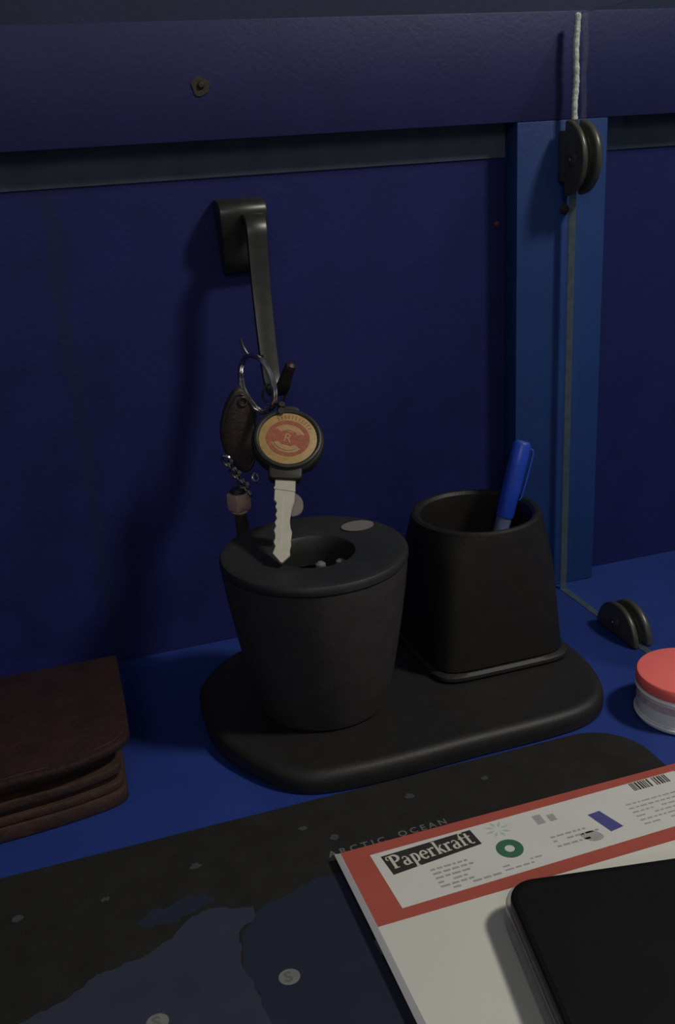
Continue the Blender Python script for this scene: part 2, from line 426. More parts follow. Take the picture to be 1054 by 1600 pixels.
emit('arm', strap(hp, wd, 0.34, (1, 0, 0), 0.05), M['hook_metal'], hook)
tp = [Vector((-3.33, -5.93, 16.12)), Vector((-3.2, -6.1, 16.5))]
rt = emit('tip_cap', tube([(-3.38, -5.88, 15.98), (-3.33, -5.95, 16.15), (-3.27, -6.04, 16.32), (-3.24, -6.08, 16.40)], [0.24, 0.27, 0.24, 0.1], 12), M['red_cap'], hook)
rt['label'] = 'dark red tip cap'

# ------------------------------------------------------------------ bunch of keys
kb = thing('key_bunch', 'bunch of keys with round-headed key and brown fob hanging from the hook', 'keys', (-4.7, -4.7, 15))
def ring_path(c, r, nrm, n=40, sq=1.0):
    nrm = Vector(nrm).normalized(); u = nrm.cross(Vector((0, 0, 1))).normalized(); w = nrm.cross(u)
    return [Vector(c) + u * math.cos(2 * math.pi * k / n) * r * sq + w * math.sin(2 * math.pi * k / n) * r for k in range(n)]
rc = Vector((-4.78, -5.2, 15.42))
rg = tube(ring_path(rc, 1.36, (0.94, 0.35, 0.05), 44), 0.105, 10, True)
rg = tube(ring_path(rc + Vector((0.12, 0.04, 0.0)), 1.34, (0.94, 0.35, 0.09), 44), 0.095, 10, True, rg)
emit('split_ring', rg, M['chrome'], kb)
wr = spline([(-5.1, -4.1, 17.4), (-5.0, -4.2, 16.95), (-4.8, -4.4, 16.6), (-4.45, -4.6, 16.52), (-4.25, -4.75, 16.6)], 5)
emit('wire_link', tube(wr, 0.07, 8), M['dark_steel'], kb)

emit('hook_loop', tube(ring_path((-3.92, -4.95, 14.78), 0.55, (0.2, 1, 0.15), 24), 0.06, 8, True), M['dark_steel'], kb)
# leather leaf fob
def leaf(pts, y0, thick, bev):
    """outline in XZ given as (x,z)"""
    bm = prism([(p[0], p[1]) for p in pts], -thick / 2, thick / 2, bev, 3)
    return xform(bm, Matrix.Translation((0, y0, 0)) @ Matrix.Rotation(math.pi / 2, 4, 'X'))
lp = spline([(-5.35, 15.15), (-5.0, 14.7), (-4.75, 13.9), (-4.75, 12.7), (-5.0, 11.5), (-5.45, 11.0), (-6.0, 11.4), (-6.4, 12.1), (-6.55, 13.2), (-6.25, 14.3), (-5.75, 15.05)], 4, True)
fo = emit('leather_fob', leaf(lp, -4.4, 0.5, 0.16), M['fob_leather'], kb)
stl = [((p[0] + 5.6) * 0.86 - 5.6, -4.68, (p[1] - 13) * 0.88 + 13) for p in lp]
emit('stitching', tube(stl, 0.035, 6, True), M['dark_steel'], fo)
emit('eyelet', tube(ring_path((-5.38, -4.68, 14.55), 0.2, (0, 1, 0.02), 16), 0.06, 8, True), M['dark_steel'], fo)

# chain of interlocked links running down to the bead
cp = [Vector((-6.38, -4.6, 11.75)).lerp(Vector((-5.55, -4.7, 10.15)), k / 5) for k in range(6)]
ax = (cp[-1] - cp[0]).normalized()
for k in range(6):
    n1 = ax.cross(Vector((0, 1, 0.3 if k % 2 else -2.5))).normalized()
    u = ax; w = n1.cross(u).normalized()
    ring = [cp[k] + u * math.cos(2 * math.pi * j / 18) * 0.31 + w * math.sin(2 * math.pi * j / 18) * 0.24 for j in range(18)]
    emit('chain_link', tube(ring, 0.085, 8, True), M['chrome'], kb)
emit('side_ring', tube(ring_path((-5.12, -4.7, 10.75), 0.2, (0.6, -0.7, 0.3), 16), 0.07, 8, True), M['chrome'], kb)
bdz = 9.62; bdx = -5.98
emit('copper_bead', xform(prism(rrect(-0.46, 0.46, -0.42, 0.42, 0.12, 4), -0.44, 0.44, 0.08, 2), Matrix.Translation((bdx, -4.5, bdz)) @ Matrix.Rotation(0.5, 4, 'Z')), M['copper'], kb)
bb = emit('bead_collar', lathe([(0, bdz - 0.62), (0.34, bdz - 0.62), (0.42, bdz - 0.52), (0.36, bdz - 0.43), (0, bdz - 0.43)], bdx, -4.5, 20), M['copper'], kb)
emit('bead_collar', lathe([(0, bdz + 0.43), (0.38, bdz + 0.43), (0.44, bdz + 0.52), (0.3, bdz + 0.66), (0, bdz + 0.68)], bdx, -4.5, 20), M['dark_steel'], kb)
ts = new()
for k in range(16):
    a = 2 * math.pi * k / 16; r0 = 0.2; r1 = 0.27
    tube([(bdx + r0 * math.cos(a), -4.5 + r0 * math.sin(a), bdz - 0.6), (bdx + 0.06 + r1 * math.cos(a), -4.5 + r1 * math.sin(a), bdz - 1.4), (bdx + 0.1 + r1 * math.cos(a), -4.5 + r1 * math.sin(a), bdz - 2.3)], 0.07, 6, False, ts)
emit('tassel', ts, M['tassel'], kb, kind='stuff')

# key: local x right, y along the blade (up to the head), z towards the viewer
tip = Vector((-5.72, -11.15, 8.88)); hd = Vector((-4.03, -7.15, 13.02))
ky = (hd - tip).normalized()
view = (Vector((-15.09, -50, 25.96)) - hd).normalized()
kz = (view - ky * view.dot(ky)).normalized(); kx = ky.cross(kz)
KM = Matrix((kx, ky, kz)).transposed().to_4x4(); KM.translation = tip
HL = (hd - tip).length
def kput(name, bm, mt, parent): return emit(name, xform(bm, KM), mt, parent)
def disc(r, z0, z1, bev, n=48, sx=1.0): return prism([(r * sx * math.cos(2 * math.pi * k / n), r * math.sin(2 * math.pi * k / n)) for k in range(n)], z0, z1, bev, 3)
def at_head(bm): return xform(bm, Matrix.Translation((0.03, HL, 0)) @ Matrix.Rotation(-0.35, 4, 'Z'))
head_bm = at_head(disc(1.62, -0.42, 0.32, 0.18, 56, 1.03))
head_bm = prism(rrect(-0.78, 0.74, HL - 2.0, HL - 0.9, 0.25, 5), -0.33, 0.26, 0.1, 3, head_bm)
head_bm = prism(rrect(-0.5, 0.5, HL + 1.3, HL + 1.85, 0.25, 5), -0.2, 0.18, 0.08, 2, head_bm)
head = kput('key_head', head_bm, M['key_plastic'], kb)
head['label'] = 'round black plastic key head'
rim = [(1.44 * math.cos(2 * math.pi * k / 48), 1.44 * math.sin(2 * math.pi * k / 48), 0.33) for k in range(48)]
kput('head_rim', at_head(tube(rim, 0.12, 8, True)), M['key_plastic'], head)
kput('emblem_disc', at_head(disc(1.33, 0.30, 0.36, 0.02)), M['gold'], head)
em = new()
def arcband(r0, r1, a0, a1, z0, z1, bm, sx=1.0, n=20):
    pts = [(r1 * sx * math.cos(a0 + (a1 - a0) * k / n), r1 * math.sin(a0 + (a1 - a0) * k / n)) for k in range(n + 1)]
    pts += [(r0 * sx * math.cos(a1 - (a1 - a0) * k / n), r0 * math.sin(a1 - (a1 - a0) * k / n)) for k in range(n + 1)]
    return prism(pts, z0, z1, 0, 1, bm)
arcband(0.74, 0.92, 0, math.pi, 0.36, 0.375, em, 1.08); arcband(0.74, 0.92, math.pi, 2 * math.pi, 0.36, 0.375, em, 1.08)
prism(rrect(-0.98, 0.98, -0.34, 0.34, 0.3, 5), 0.36, 0.378, 0, 1, em)
kput('emblem_band', xform(em, Matrix.Translation((0.03, HL, 0)) @ Matrix.Rotation(-0.22, 4, 'Z')), M['emblem_red'], head)
cr = new()
arcband(0.42, 0.62, math.radians(35), math.radians(145), 0.36, 0.382, cr, 1.1); arcband(0.42, 0.62, math.radians(215), math.radians(325), 0.36, 0.382, cr, 1.1)
kput('emblem_crescents', xform(cr, Matrix.Translation((0.03, HL, 0)) @ Matrix.Rotation(-0.22, 4, 'Z')), M['emblem_cream'], head)
R = text_bm('R', 0.62, 1, 0.01, 0.006); xform(R, Matrix.Translation((0.03, HL, 0.386)) @ Matrix.Rotation(-0.22, 4, 'Z') @ Matrix.Translation((-0.2, -0.21, 0)))
kput('emblem_letter', R, M['emblem_cream'], head)
# raised ticks of the worn lettering round the emblem
tk = new()
for k in range(11):
    a = math.radians(50 + 8.5 * k)
    b1 = box(-0.02, 0.02, -0.09, 0.09, 0.36, 0.372)
    xform(b1, Matrix.Rotation(a - math.pi / 2, 4, 'Z') @ Matrix.Translation((0, 1.12, 0))); tk = merge(tk, b1)
kput('emblem_lettering', at_head(tk), M['emblem_red'], head)
# blade with cuts on both edges
BL = HL - 1.85
left = [(-0.46, BL), (-0.46, BL - 0.55), (-0.47, BL - 1.15)]; y = BL - 1.3; lo = True
leftc = []
k = 0
cuts = [0.34, 0.40, 0.31, 0.38, 0.30, 0.40, 0.33, 0.41, 0.35]
while y > 0.62:
    leftc.append((-cuts[k % 9], y)); y -= 0.19; k += 1
left += leftc + [(-0.42, 0.42), (-0.05, 0.0)]
rightp = [(0.05, 0.0), (0.36, 0.36)]; y = 0.62; k = 4
while y < BL - 1.35:
    rightp.append((cuts[(k * 2) % 9] - 0.02, y)); y += 0.21; k += 1
rightp += [(0.45, BL - 1.15), (0.46, BL - 0.55), (0.46, BL)]
bl = kput('key_blade', prism(left + rightp, -0.10, 0.10, 0.025, 1), M['key_nickel'], kb)
bl['label'] = 'pale nickel key blade'
kput('blade_shoulder', prism([(-0.49, BL - 0.62), (0.47, BL - 0.72), (0.47, BL - 0.62), (-0.49, BL - 0.5)], 0.09, 0.125, 0.01, 1), M['key_nickel'], bl)
kput('blade_groove', box(-0.07, -0.03, 0.7, BL - 0.9, 0.095, 0.103), M['paper_edge'], bl)
# a second pale key hangs just behind the blade
sk = prism(spline([(0.10, BL - 0.5), (0.52, BL - 0.55), (0.80, BL - 0.85), (0.84, BL - 1.3), (0.62, BL - 1.62), (0.2, BL - 1.6)], 4, True), -0.55, -0.40, 0.03, 1)
s2 = kput('spare_key', sk, M['grey_sticker'], kb); s2['label'] = 'grey spare key behind the blade'
lk = spline([rc + Vector((0.9, -0.95, -0.85)), (-3.95, -5.9, 14.15), hd + Vector((0.0, 0.6, 1.35))], 6)
emit('wire_link', tube(lk, 0.16, 8), M['key_plastic'], kb)

# ------------------------------------------------------------------ organizer tray
tray = thing('desk_tray', 'black plastic tray with rounded ends under the two black cups', 'tray', (0, -8.8, 0.02))
out2 = [(-9.05, -8.6), (-9.0, -10.2), (-8.65, -11.7), (-7.8, -13.4), (-6.8, -14.7), (-5.4, -15.3), (-2.5, -15.45), (1.0, -15.35), (5.0, -15.3), (7.0, -15.0), (8.15, -14.15), (8.85, -12.5),
        (9.05, -10.8), (9.0, -8.2), (8.6, -5.6), (7.6, -3.6), (5.2, -2.6), (1.0, -2.45), (-3.0, -2.6), (-5.6, -3.2), (-7.4, -4.3), (-8.8, -6.2)]
ol = [(p.x, p.y) for p in spline([(a, b, 0) for a, b in out2], 5, True)]
cxy = Vector((0, -8.8))
def grow(k):
    out = []
    n = len(ol)
    for i in range(n):
        p = Vector(ol[i]); t = (Vector(ol[(i + 1) % n]) - Vector(ol[i - 1])).normalized(); nn = Vector((-t.y, t.x))
        out.append(tuple(p + nn * -k))
    return out
rg = [[(a, b, z) for a, b in grow(k)] for k, z in ((0.26, 0.02), (0.36, 0.10), (0.38, 0.45), (0.34, 0.74), (0.24, 0.90), (0.10, 0.99), (-0.04, 1.03), (-0.18, 1.03), (-0.32, 1.0))]
emit('tray_body', loft(rg), M['black'], tray)

# ------------------------------------------------------------------ lidded cup
CX, CY = -3.86, -9.75
cup = thing('lidded_cup', 'black tapered cup with a wide ring lid and grey sticker on the tray', 'cup', (CX, CY, 1.01))
z0 = 1.012
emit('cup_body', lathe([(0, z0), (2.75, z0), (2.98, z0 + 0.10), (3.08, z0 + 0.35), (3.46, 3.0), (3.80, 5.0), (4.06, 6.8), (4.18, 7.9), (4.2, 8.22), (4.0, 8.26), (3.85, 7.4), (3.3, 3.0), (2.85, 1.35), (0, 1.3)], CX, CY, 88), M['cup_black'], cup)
lid = emit('ring_lid', lathe([(3.8, 8.2), (4.14, 8.27), (4.235, 8.31), (4.25, 8.42), (4.24, 8.58), (4.17, 8.68), (4.06, 8.71), (3.9, 8.705), (3.7, 8.695), (2.2, 8.66), (1.88, 8.58), (1.78, 8.42), (1.74, 7.8), (1.74, 7.15), (3.5, 7.1), (3.8, 8.2)], CX, CY, 88), M['black_lid'], cup)
st = [(0.80 * math.cos(2 * math.pi * k / 28), 0.62 * math.sin(2 * math.pi * k / 28)) for k in range(28)]
emit('sticker', xform(prism(st, 0, 0.03), Matrix.Translation((-1.15, -8.0, 8.70)) @ Matrix.Rotation(0.1, 4, 'Z')), M['grey_sticker'], lid)
for (a, b, nm) in (((-3.3, -9.3, 1.4), (-3.42, -9.18, 7.75), 'small pale stick inside the black lidded cup, the left one of two'), ((-2.9, -9.6, 1.4), (-2.45, -9.25, 7.75), 'small pale stick inside the black lidded cup, the right one of two')):
    a = Vector(a); b = Vector(b)
    bm = tube([a, a.lerp(b, 0.4), a.lerp(b, 0.95), a.lerp(b, 0.985), b], [0.14, 0.17, 0.24, 0.24, 0.12], 12)
    o = emit('small_stick', bm, M['grey_sticker'], None, a)
    o['label'] = nm; o['category'] = 'stick'; o['group'] = 'sticks in the lidded cup'

# ------------------------------------------------------------------ pen cup: square foot rising to a round mouth
PX, PY = 5.2, -7.55
pc = thing('pen_cup', 'black pen cup with square foot and round mouth holding a blue pen', 'cup', (PX, PY, 1.01))
def sq_ring(h, r, z, n=72, cx=PX, cy=PY):
    """superellipse ring, blend 0 square .. 1 circle"""
    out = []
    for k in range(n):
        a = 2 * math.pi * k / n + math.radians(1.5)
        c, s = math.cos(a), math.sin(a)
        p = 2 + 4.5 * (1 - h)
        q = (abs(c) ** p + abs(s) ** p) ** (-1 / p)
        out.append((cx + r * q * c, cy + r * q * s, z))
    return out
base = [sq_ring(0.0, 3.45, 1.012), sq_ring(0.0, 3.66, 1.06), sq_ring(0.0, 3.72, 1.16), sq_ring(0.0, 3.70, 1.30), sq_ring(0.02, 3.54, 1.42)]
body = [sq_ring(0.03, 3.48, 1.5), sq_ring(0.10, 3.38, 2.6), sq_ring(0.28, 3.30, 4.2), sq_ring(0.6, 3.26, 6.0), sq_ring(0.9, 3.25, 7.35), sq_ring(1, 3.24, 8.0), sq_ring(1, 3.19, 8.2), sq_ring(1, 3.05, 8.28),
        sq_ring(1, 2.90, 8.26), sq_ring(1, 2.76, 8.12), sq_ring(1, 2.7, 7.5), sq_ring(0.9, 2.7, 5.5), sq_ring(0.6, 2.75, 2.0), sq_ring(0.5, 2.7, 1.6)]
emit('foot', loft(base), M['black'], pc)
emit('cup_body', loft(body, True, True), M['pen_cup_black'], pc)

# pen leaning in the cup, cap upward
pa = Vector((5.45, -7.15, 1.72)); pt = Vector((8.35, -6.45, 11.0)); pd = (pt - pa).normalized()
pen = thing('ballpoint_pen', 'blue capped pen leaning in the square-footed black cup', 'pen', pa)
PMz = pd; PMx = PMz.cross(Vector((0, -1, 0))).normalized(); PMy = PMz.cross(PMx)
PM = Matrix((PMx, PMy, PMz)).transposed().to_4x4(); PM.translation = pa
PL = (pt - pa).length
emit('barrel', xform(lathe([(0, 0.0), (0.2, 0.0), (0.36, 0.25), (0.40, 0.8), (0.40, PL - 3.6), (0, PL - 3.6)], 0, 0, 24), PM), M['pen_clear'], pen)
cap = emit('cap', xform(lathe([(0, PL - 3.9), (0.44, PL - 3.9), (0.47, PL - 3.8), (0.48, PL - 1.2), (0.46, PL - 0.1), (0.40, PL), (0, PL)], 0, 0, 28), PM), M['pen_blue'], pen)
emit('cap_plug', xform(lathe([(0, PL), (0.36, PL), (0.34, PL + 0.06), (0.12, PL + 0.08), (0, PL + 0.02)], 0, 0, 24), PM), M['pen_cap_end'], cap)
clip = strap(spline([(0.44, 0, PL - 0.25), (0.60, 0, PL - 0.3), (0.64, 0, PL - 0.8), (0.60, 0, PL - 2.6), (0.52, 0, PL - 2.9)], 4), [0.26] * 17, 0.1, (0, 1, 0), 0.02)
emit('clip', xform(clip, PM @ Matrix.Rotation(-0.4, 4, 'Z')), M['pen_blue'], cap)

# ------------------------------------------------------------------ wallet
wal = thing('leather_wallet', 'thick folded dark red leather wallet lying on the desk left of the tray', 'wallet', (-18.3, -9.5, 0))
def wal_outline(fx, fy, bx, rr, front_bulge):
    """right end at fx, front at fy, back at bx"""
    pts = [(-24.0, bx), (fx + 0.28, bx)]
    pts += [(fx + 0.15, (bx + fy) / 2), ]
    c = spline([(fx, fy + 0.45 + 1.15 * rr, 0), (fx - 0.12 - 0.13 * rr, fy + 0.30 + 0.65 * rr, 0), (fx - 0.8 - 0.4 * rr, fy + 0.12 + 0.23 * rr, 0), (fx - 3.0, fy - 0.15, 0), (fx - 6.0, fy - front_bulge, 0), (-24.0, fy - front_bulge - 0.1, 0)], 4)
    return pts + [(p.x, p.y) for p in c]
def wal_slab(fx, fy, bx, z0, z1, bev, rr=0.35): return prism(wal_outline(fx, fy, bx, rr, 0.35), z0, z1, bev, 2)
def droop(bm, amt, y0=-10, y1=-15):
    for v in bm.verts:
        t = max(0, min(1, (v.co.y - y0) / (y1 - y0))); v.co.z -= amt * t * t
        v.co.z += 0.03 * math.sin(v.co.x * 1.7) * t
    return bm
w0 = emit('back_cover', wal_slab(-13.55, -13.35, -5.0, 0.01, 0.72, 0.14), M['leather_brown'], wal)
for k, (z_a, z_b, dx, dy, mm) in enumerate(((0.74, 1.10, 0.12, 0.05, 'leather_brown'), (1.13, 1.38, 0.25, 0.22, 'leather'), (1.41, 1.80, 0.14, 0.10, 'leather_brown'), (1.83, 2.15, 0.35, 0.5, 'leather'))):
    emit('inner_leaf', droop(wal_slab(-13.55 - dx, -13.35 + dy, -5.0, z_a, z_b, 0.08), 0.0), M[mm], wal)
bmf = wal_slab(-13.12, -13.55, -4.95, 2.62, 3.0, 0.14, 0.9)
emit('flap', droop(bmf, 0.12), M['leather'], wal)
emit('spine', wal_slab(-13.9, -12.3, -4.98, 2.16, 2.61, 0.06), M['leather'], wal)
stp = [(p[0] - 0.25, p[1] + 0.28, 3.0) for p in wal_outline(-13.12, -13.55, -4.95, 0.9, 0.35)[3:]]
for i, p in enumerate(stp):
    t = max(0, min(1, (p[1] + 10) / -5)); stp[i] = (p[0], p[1], 2.985 - 0.12 * t * t + 0.03 * math.sin(p[0] * 1.7) * t)
emit('stitching', tube(stp, 0.03, 6), M['leather_brown'], wal)

# ------------------------------------------------------------------ desk mat with a printed world map
mt_ = thing('desk_mat', 'large black desk mat printed with a dim world map', 'desk mat', (-20, -38, 0.0))
emit('mat_sheet', prism(rrect(-52, 8.25, -62, -15.98, (2.4, 2.4, 2.4, 2.4), 10), 0.01, 0.2, 0.05, 2), M['mat_black'], mt_)
def rough(pts, amp, n=3):
    P = [Vector((a, b, 0)) for a, b in pts]
    for _ in range(n):
        Q = []
        for i, p in enumerate(P):
            q = P[(i + 1) % len(P)]; d = q - p
            Q.append(p); Q.append((p + q) / 2 + Vector((-d.y, d.x, 0)) * random.uniform(-amp, amp))
        P = Q
    return [(p.x, p.y) for p in P]
land = rough([(-17.9, -23.2), (-16.6, -22.7), (-15.6, -22.2), (-14.2, -22.0), (-13.3, -21.6), (-12.9, -21.2), (-12.1, -20.75), (-11.0, -20.9), (-10.2, -21.1), (-10.3, -21.7), (-11.0, -22.3), (-11.2, -23.4), (-11.0, -25.5), (-11.6, -28), (-12.5, -31), (-16.5, -31.5), (-19.5, -29.5), (-21.5, -26.5), (-20.2, -24.3)], 0.16)
emit('printed_landmass', prism(land, 0.2, 0.204), M['slate'], mt_, smooth=False)
nav = rough([(-10.15, -21.4), (-8.6, -20.9), (-7.2, -20.6), (-6.1, -20.8), (-6.0, -23), (-5.0, -27), (-5.2, -30), (-8, -32), (-12, -31.2), (-11.6, -28), (-10.95, -25.5), (-11.1, -23.4), (-10.9, -22.3)], 0.10)
emit('printed_landmass', prism(nav, 0.2, 0.2035), M['navy'], mt_, smooth=False)
isl = rough([(-14.3, -20.3), (-12.9, -19.9), (-11.7, -19.8), (-11.3, -20.2), (-12.6, -20.6), (-13.8, -20.75)], 0.2)
emit('printed_landmass', prism(isl, 0.2, 0.2035), M['navy'], mt_, smooth=False)
for (x, y, r) in ((-11.75, -18.15, 0.22), (-15.2, -18.7, 0.16), (-18.3, -18.5, 0.2), (-7.3, -17.6, 0.18), (-6.3, -18.6, 0.2), (-2.6, -17.3, 0.2), (0.8, -17.4, 0.18)):
    emit('printed_island', prism(rough([(x + r * math.cos(2 * math.pi * k / 6), y + 0.8 * r * math.sin(2 * math.pi * k / 6)) for k in range(6)], 0.3, 2), 0.2, 0.2035), M['speck'], mt_, smooth=False)
tx = fit_w(text_bm('ARCTIC', 0.46, 1.5, 0.008, 0.002), 2.35); flat(tx, -6.85, -19.66, 0.204, 0.012); emit('map_lettering', tx, M['mat_text'], mt_, smooth=False)
tx = fit_w(text_bm('OCEAN', 0.46, 1.5, 0.008, 0.002), 2.05); flat(tx, -3.92, -19.58, 0.204, 0.03); emit('map_lettering', tx, M['mat_text'], mt_, smooth=False)
for (x, y) in ((-9.87, -24.72), (-14.25, -24.95)):
    dsc = prism([(x + 0.36 * math.cos(2 * math.pi * k / 28), y + 0.34 * math.sin(2 * math.pi * k / 28)) for k in range(28)], 0.2, 0.206)
    d = emit('map_marker', dsc, M['mat_dot'], mt_, smooth=False); d['label'] = 'pale round marker with an S'
    tx = text_bm('S', 0.60, 1, 0.022, 0.001); flat(tx, x - 0.17, y - 0.19, 0.2075, 0.0); emit('marker_letter', tx, M['mat_text'], d, smooth=False)
emit('map_marker', prism(rough([(-6.75, -24.3), (-6.45, -24.2), (-6.5, -24.9), (-6.72, -24.95)], 0.1, 1), 0.2, 0.206), M['mat_text'], mt_, smooth=False)

# ------------------------------------------------------------------ pack of paper
PT = 0.52
pk = thing('paper_pack', 'flat pack of white paper with orange-red header label on the mat', 'paper pack', (4, -30, 0.2))
emit('paper_stack', box(-6.55, 14.4, -49.5, -20.0, 0.205, PT, 0.02), M['white_paper'], pk)
bdm = emit('header_band', prism([(-6.5, -19.97), (14.35, -19.97), (14.35, -24.05), (-6.5, -24.05)], PT, PT + 0.012), M['red_band'], pk, smooth=False)
bdm['label'] = 'orange-red printed header band'
lab = emit('label_sheet', prism([(-5.5, -20.52), (7.95, -20.40), (8.75, -21.3), (8.9, -23.35), (-5.4, -23.55)], PT + 0.012, PT + 0.02), M['label_white'], pk, smooth=False)
ZP = PT + 0.02
def pr(name, bm, mt_key): return emit(name, bm, M[mt_key], lab, smooth=False)
def quad(x0, x1, y0, y1, bm=None, h=0.004): return box(x0, x1, y0, y1, ZP, ZP + h, 0, 1, bm)
pr('brand_box', prism([(-5.15, -20.74), (-1.40, -20.60), (-1.38, -21.95 + 0.55), (-5.12, -21.95)][:0] or [(-5.16, -20.76), (-1.42, -20.62), (-1.34, -21.52), (-5.06, -21.86)], ZP, ZP + 0.004), 'ink')

# serif lettering drawn from strokes: heavy stems, thin hairlines, slab serifs
def stroke(bm, pts, w, z0, z1):
    pts = [Vector((a, b, 0)) for a, b in pts]; Lf, Rt = [], []
    for i, p in enumerate(pts):
        a = pts[max(0, i - 1)]; b = pts[min(len(pts) - 1, i + 1)]; t = (b - a).normalized(); nn = Vector((-t.y, t.x, 0))
        ww = w[i] if hasattr(w, '__len__') else w
        Lf.append(p + nn * ww / 2); Rt.append(p - nn * ww / 2)
    for i in range(len(pts) - 1):
        vs = [bm.verts.new((q.x, q.y, z1)) for q in (Rt[i], Rt[i + 1], Lf[i + 1], Lf[i])]
        bm.faces.new(vs)
def bowl(cx, cy, rx, ry, a0, a1, n=12): return [(cx + rx * math.cos(math.radians(a0 + (a1 - a0) * k / n)), cy + ry * math.sin(math.radians(a0 + (a1 - a0) * k / n))) for k in range(n + 1)]
def wbowl(a0, a1, n=12, th=0.17, tn=0.07): return [tn + (th - tn) * abs(math.cos(math.radians(a0 + (a1 - a0) * k / n))) for k in range(n + 1)]
def glyph(ch):
    s = []
    st_, hr, sf = 0.18, 0.07, 0.06
    if ch == 'P':
        s = [([(0.2, 0), (0.2, 1.0)], 0.2), (bowl(0.3, 0.74, 0.36, 0.26, 90, -90), wbowl(90, -90, 12, 0.2, 0.07)), ([(0.05, 0.03), (0.42, 0.03)], sf), ([(-0.02, 0.99), (0.34, 0.99)], sf), ([(-0.05, 1.0), (-0.1, 0.8), (0.0, 0.7)], [0.06, 0.1, 0.05]), ([(0.2, 0.49), (0.34, 0.49)], hr)]; adv = 0.78
    elif ch == 'a':
        s = [([(0.42, 0.0), (0.42, 0.5)], st_), (bowl(0.26, 0.5, 0.16, 0.15, 0, 170), 0.07), (bowl(0.24, 0.17, 0.16, 0.16, 70, 300), wbowl(70, 300)), ([(0.36, 0.03), (0.56, 0.03)], sf), ([(0.25, 0.34), (0.42, 0.36)], hr)]; adv = 0.62
    elif ch == 'p':
        s = [([(0.16, -0.32), (0.16, 0.64)], st_), (bowl(0.28, 0.33, 0.22, 0.31, 120, -120), wbowl(120, -120)), ([(0.02, -0.3), (0.32, -0.3)], sf), ([(0.02, 0.62), (0.16, 0.62)], sf)]; adv = 0.64
    elif ch == 'e':
        s = [(bowl(0.29, 0.33, 0.22, 0.31, 5, 320, 16), wbowl(5, 320, 16)), ([(0.12, 0.36), (0.5, 0.36)], hr)]; adv = 0.60
    elif ch == 'r':
        s = [([(0.16, 0), (0.16, 0.64)], st_), (bowl(0.36, 0.42, 0.2, 0.2, 165, 50, 8), [0.06, 0.06, 0.07, 0.08, 0.09, 0.11, 0.13, 0.14, 0.14]), ([(0.02, 0.03), (0.34, 0.03)], sf), ([(0.02, 0.62), (0.16, 0.62)], sf)]; adv = 0.52
    elif ch == 'k':
        s = [([(0.16, 0), (0.16, 1.02)], st_), ([(0.2, 0.28), (0.48, 0.62)], 0.08), ([(0.28, 0.4), (0.54, 0.0)], 0.16), ([(0.02, 0.03), (0.3, 0.03)], sf), ([(0.02, 1.0), (0.16, 1.0)], sf), ([(0.44, 0.03), (0.64, 0.03)], sf), ([(0.38, 0.62), (0.58, 0.62)], sf)]; adv = 0.66
    elif ch == 'f':
        s = [([(0.18, 0), (0.18, 0.8)], st_), (bowl(0.35, 0.8, 0.18, 0.22, 180, 45, 8), 0.08), ([(0.0, 0.61), (0.4, 0.61)], hr), ([(0.04, 0.03), (0.36, 0.03)], sf)]; adv = 0.44
    else:
        s = [([(0.18, 0.1), (0.18, 0.9)], st_), (bowl(0.32, 0.14, 0.15, 0.13, 180, 320, 8), 0.08), ([(0.0, 0.61), (0.4, 0.61)], hr)]; adv = 0.44
    return s, adv
wb_ = new(); penx = 0.0
for ch in 'Paperkraft':
    s, adv = glyph(ch)
    for k, (pts, w) in enumerate(s): stroke(wb_, [(penx + a, b) for a, b in pts], w, 0, 0.0005 * k)
    penx += adv
sx = 3.40 / penx
xform(wb_, Matrix.Translation((-4.93, -21.58, ZP + 0.006)) @ Matrix.Rotation(0.062, 4, 'Z') @ Matrix.Diagonal((sx, 0.72, 1, 1)))
pr('brand_lettering', wb_, 'ink_white')

# blurred fine print: rows of small dashes
def rows(x0, x1, ys, seed, dens=0.8, hgt=0.1, sl=0.0):
    rnd = random.Random(seed); bm = None
    for y, xe in ys:
        x = x0
        while x < xe:
            w = rnd.uniform(0.12, 0.38)
            if rnd.random() < dens:
                bm = quad(x, min(x + w, xe), y - hgt / 2 + sl * (x - x0), y + hgt / 2 + sl * (x - x0), bm, 0.003)
            x += w + 0.07
    return bm
pr('fine_print', rows(-3.72, -1.4, [(-22.15, -2.25), (-22.38, -2.1), (-22.62, -2.2), (-22.86, -2.5), (-23.08, -1.9), (-23.28, -1.35)], 3, 0.9, 0.1, 0.02), 'ink_grey')
pr('fine_print', rows(-1.2, 0.6, [(-22.98, 0.4), (-23.18, 0.2)], 5, 0.8, 0.08, 0.02), 'ink_grey')
pr('fine_print', rows(1.2, 4.4, [(-22.2, 3.0), (-22.45, 3.3), (-22.75, 2.6)], 7, 0.6, 0.1), 'ink_grey')
pr('fine_print', rows(4.9, 8.6, [(-21.6, 8.2), (-21.85, 8.4), (-22.1, 8.2), (-22.35, 8.5), (-22.6, 8.0), (-22.85, 8.5)], 9, 0.9, 0.08), 'ink_grey')
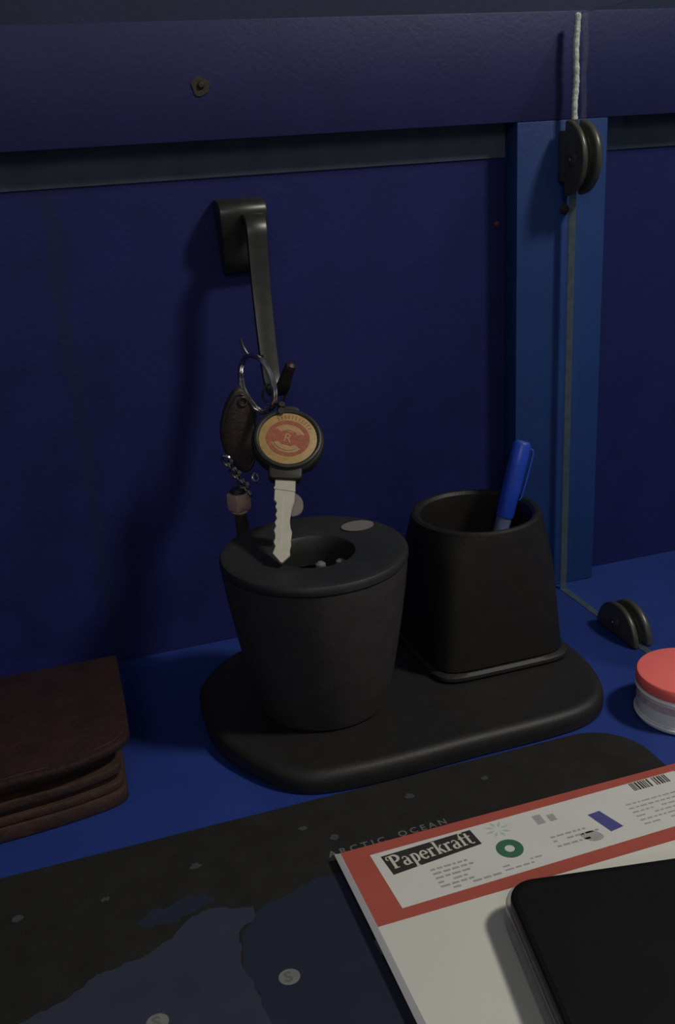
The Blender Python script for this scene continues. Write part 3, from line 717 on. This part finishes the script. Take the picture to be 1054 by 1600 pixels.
# pale green sprig and dark green ring
sp = new()
for k in range(8):
    a = 2 * math.pi * k / 8 + 0.2
    pts = [(0.12 * math.cos(a), 0.12 * math.sin(a)), (0.32 * math.cos(a + 0.22), 0.32 * math.sin(a + 0.22)), (0.56 * math.cos(a), 0.5 * math.sin(a)), (0.32 * math.cos(a - 0.22), 0.32 * math.sin(a - 0.22))]
    prism([(p[0] - 0.42, p[1] - 21.0) for p in pts], ZP, ZP + 0.003, 0, 1, sp)
pr('sprig_emblem', sp, 'ink_mint')
rgm = new()
for a0 in (0, math.pi):
    t = new(); arcband(0.19, 0.52, a0, a0 + math.pi, 0, 0.003, t); xform(t, Matrix.Translation((-0.5, -22.16, ZP))); merge(rgm, t)
pr('ring_emblem', rgm, 'ink_green')
pr('small_mark', quad(1.15, 1.5, -21.35, -20.8, quad(1.7, 2.0, -21.35, -20.95)), 'ink_grey')
pr('slanted_emblem', prism([(3.2, -21.55), (3.75, -21.5), (4.1, -22.65), (3.5, -22.75)], ZP, ZP + 0.004), 'ink_blue')
pr('grey_emblem', prism(spline([(2.3, -22.5, 0), (2.9, -22.45, 0), (3.1, -22.9, 0), (2.6, -23.0, 0)], 4, True), ZP, ZP + 0.003), 'ink_grey')
bc = None; x = 5.75; rb = random.Random(4)
while x < 7.4:
    w = rb.uniform(0.03, 0.09)
    if not 6.62 < x < 6.78: bc = quad(x, x + w, -20.95, -20.45, bc)
    x += w + rb.uniform(0.03, 0.07)
pr('barcode', bc, 'ink')
# clear film wrap, its folded seam standing off the left edge
fl = emit('plastic_wrap', strap([(-6.62, -20.0, PT + 0.02), (-6.64, -24, PT + 0.05), (-6.68, -28, PT + 0.03), (-6.7, -34, PT + 0.04), (-6.7, -49, PT + 0.02)], [0.26] * 5, 0.03, (1, 0, -0.15), 0.0), M['film_seam'], pk)
fl['label'] = 'folded seam of the clear wrap along the left edge'

# ------------------------------------------------------------------ phone lying on the paper
ph = thing('smartphone', 'black phone with rounded corners in a clear case on the paper pack', 'phone', (1.0, -32, PT))
pm = Matrix.Translation((-2.25, -25.0, PT + 0.02)) @ Matrix.Rotation(-0.183, 4, 'Z')
W_, H_ = 7.8, 16.4
cs = prism(rrect(-0.14, W_ + 0.14, -H_ - 0.14, 0.12, 1.1, 10), 0.0, 1.15, 0.16, 3)
emit('clear_case', xform(cs, pm), M['case_grey'], ph)
emit('phone_body', xform(prism(rrect(0.02, W_ - 0.02, -H_ + 0.02, -0.02, 0.98, 10), 0.3, 1.30, 0.1, 3), pm), M['phone_black'], ph)
emit('screen', xform(prism(rrect(0.22, W_ - 0.22, -H_ + 0.25, -0.25, 0.8, 10), 1.30, 1.31), pm), M['phone_black'], ph)

# ------------------------------------------------------------------ red lidded jar
JX, JY = 11.62, -16.1
jar = thing('small_jar', 'small milky plastic jar with a coral red lid beside the mat corner', 'jar', (JX, JY, 0))
jb = emit('jar_body', lathe([(0, 0.01), (2.0, 0.01), (2.16, 0.06), (2.2, 0.18), (2.19, 0.34), (2.14, 0.40), (2.13, 1.45), (2.0, 1.5), (0, 1.5)], JX, JY, 56), M['jar_white'], jar)
emit('base_rim', tube([(JX + 2.17 * math.cos(2 * math.pi * k / 48), JY + 2.17 * math.sin(2 * math.pi * k / 48), 0.22) for k in range(48)], 0.07, 8, True), M['jar_rim'], jb)
emit('neck_ring', lathe([(1.9, 1.42), (2.19, 1.44), (2.24, 1.52), (2.19, 1.62), (1.9, 1.64)], JX, JY, 56), M['jar_rim'], jar)
emit('label_strip', lathe([(2.13, 0.95), (2.15, 0.97), (2.15, 1.30), (2.13, 1.32)], JX, JY, 56), M['jar_print'], jb)
emit('lid', lathe([(0, 1.64), (2.1, 1.64), (2.2, 1.70), (2.22, 1.8), (2.22, 2.1), (2.17, 2.2), (2.08, 2.24), (0, 2.24)], JX, JY, 56), M['lid_red'], jar)
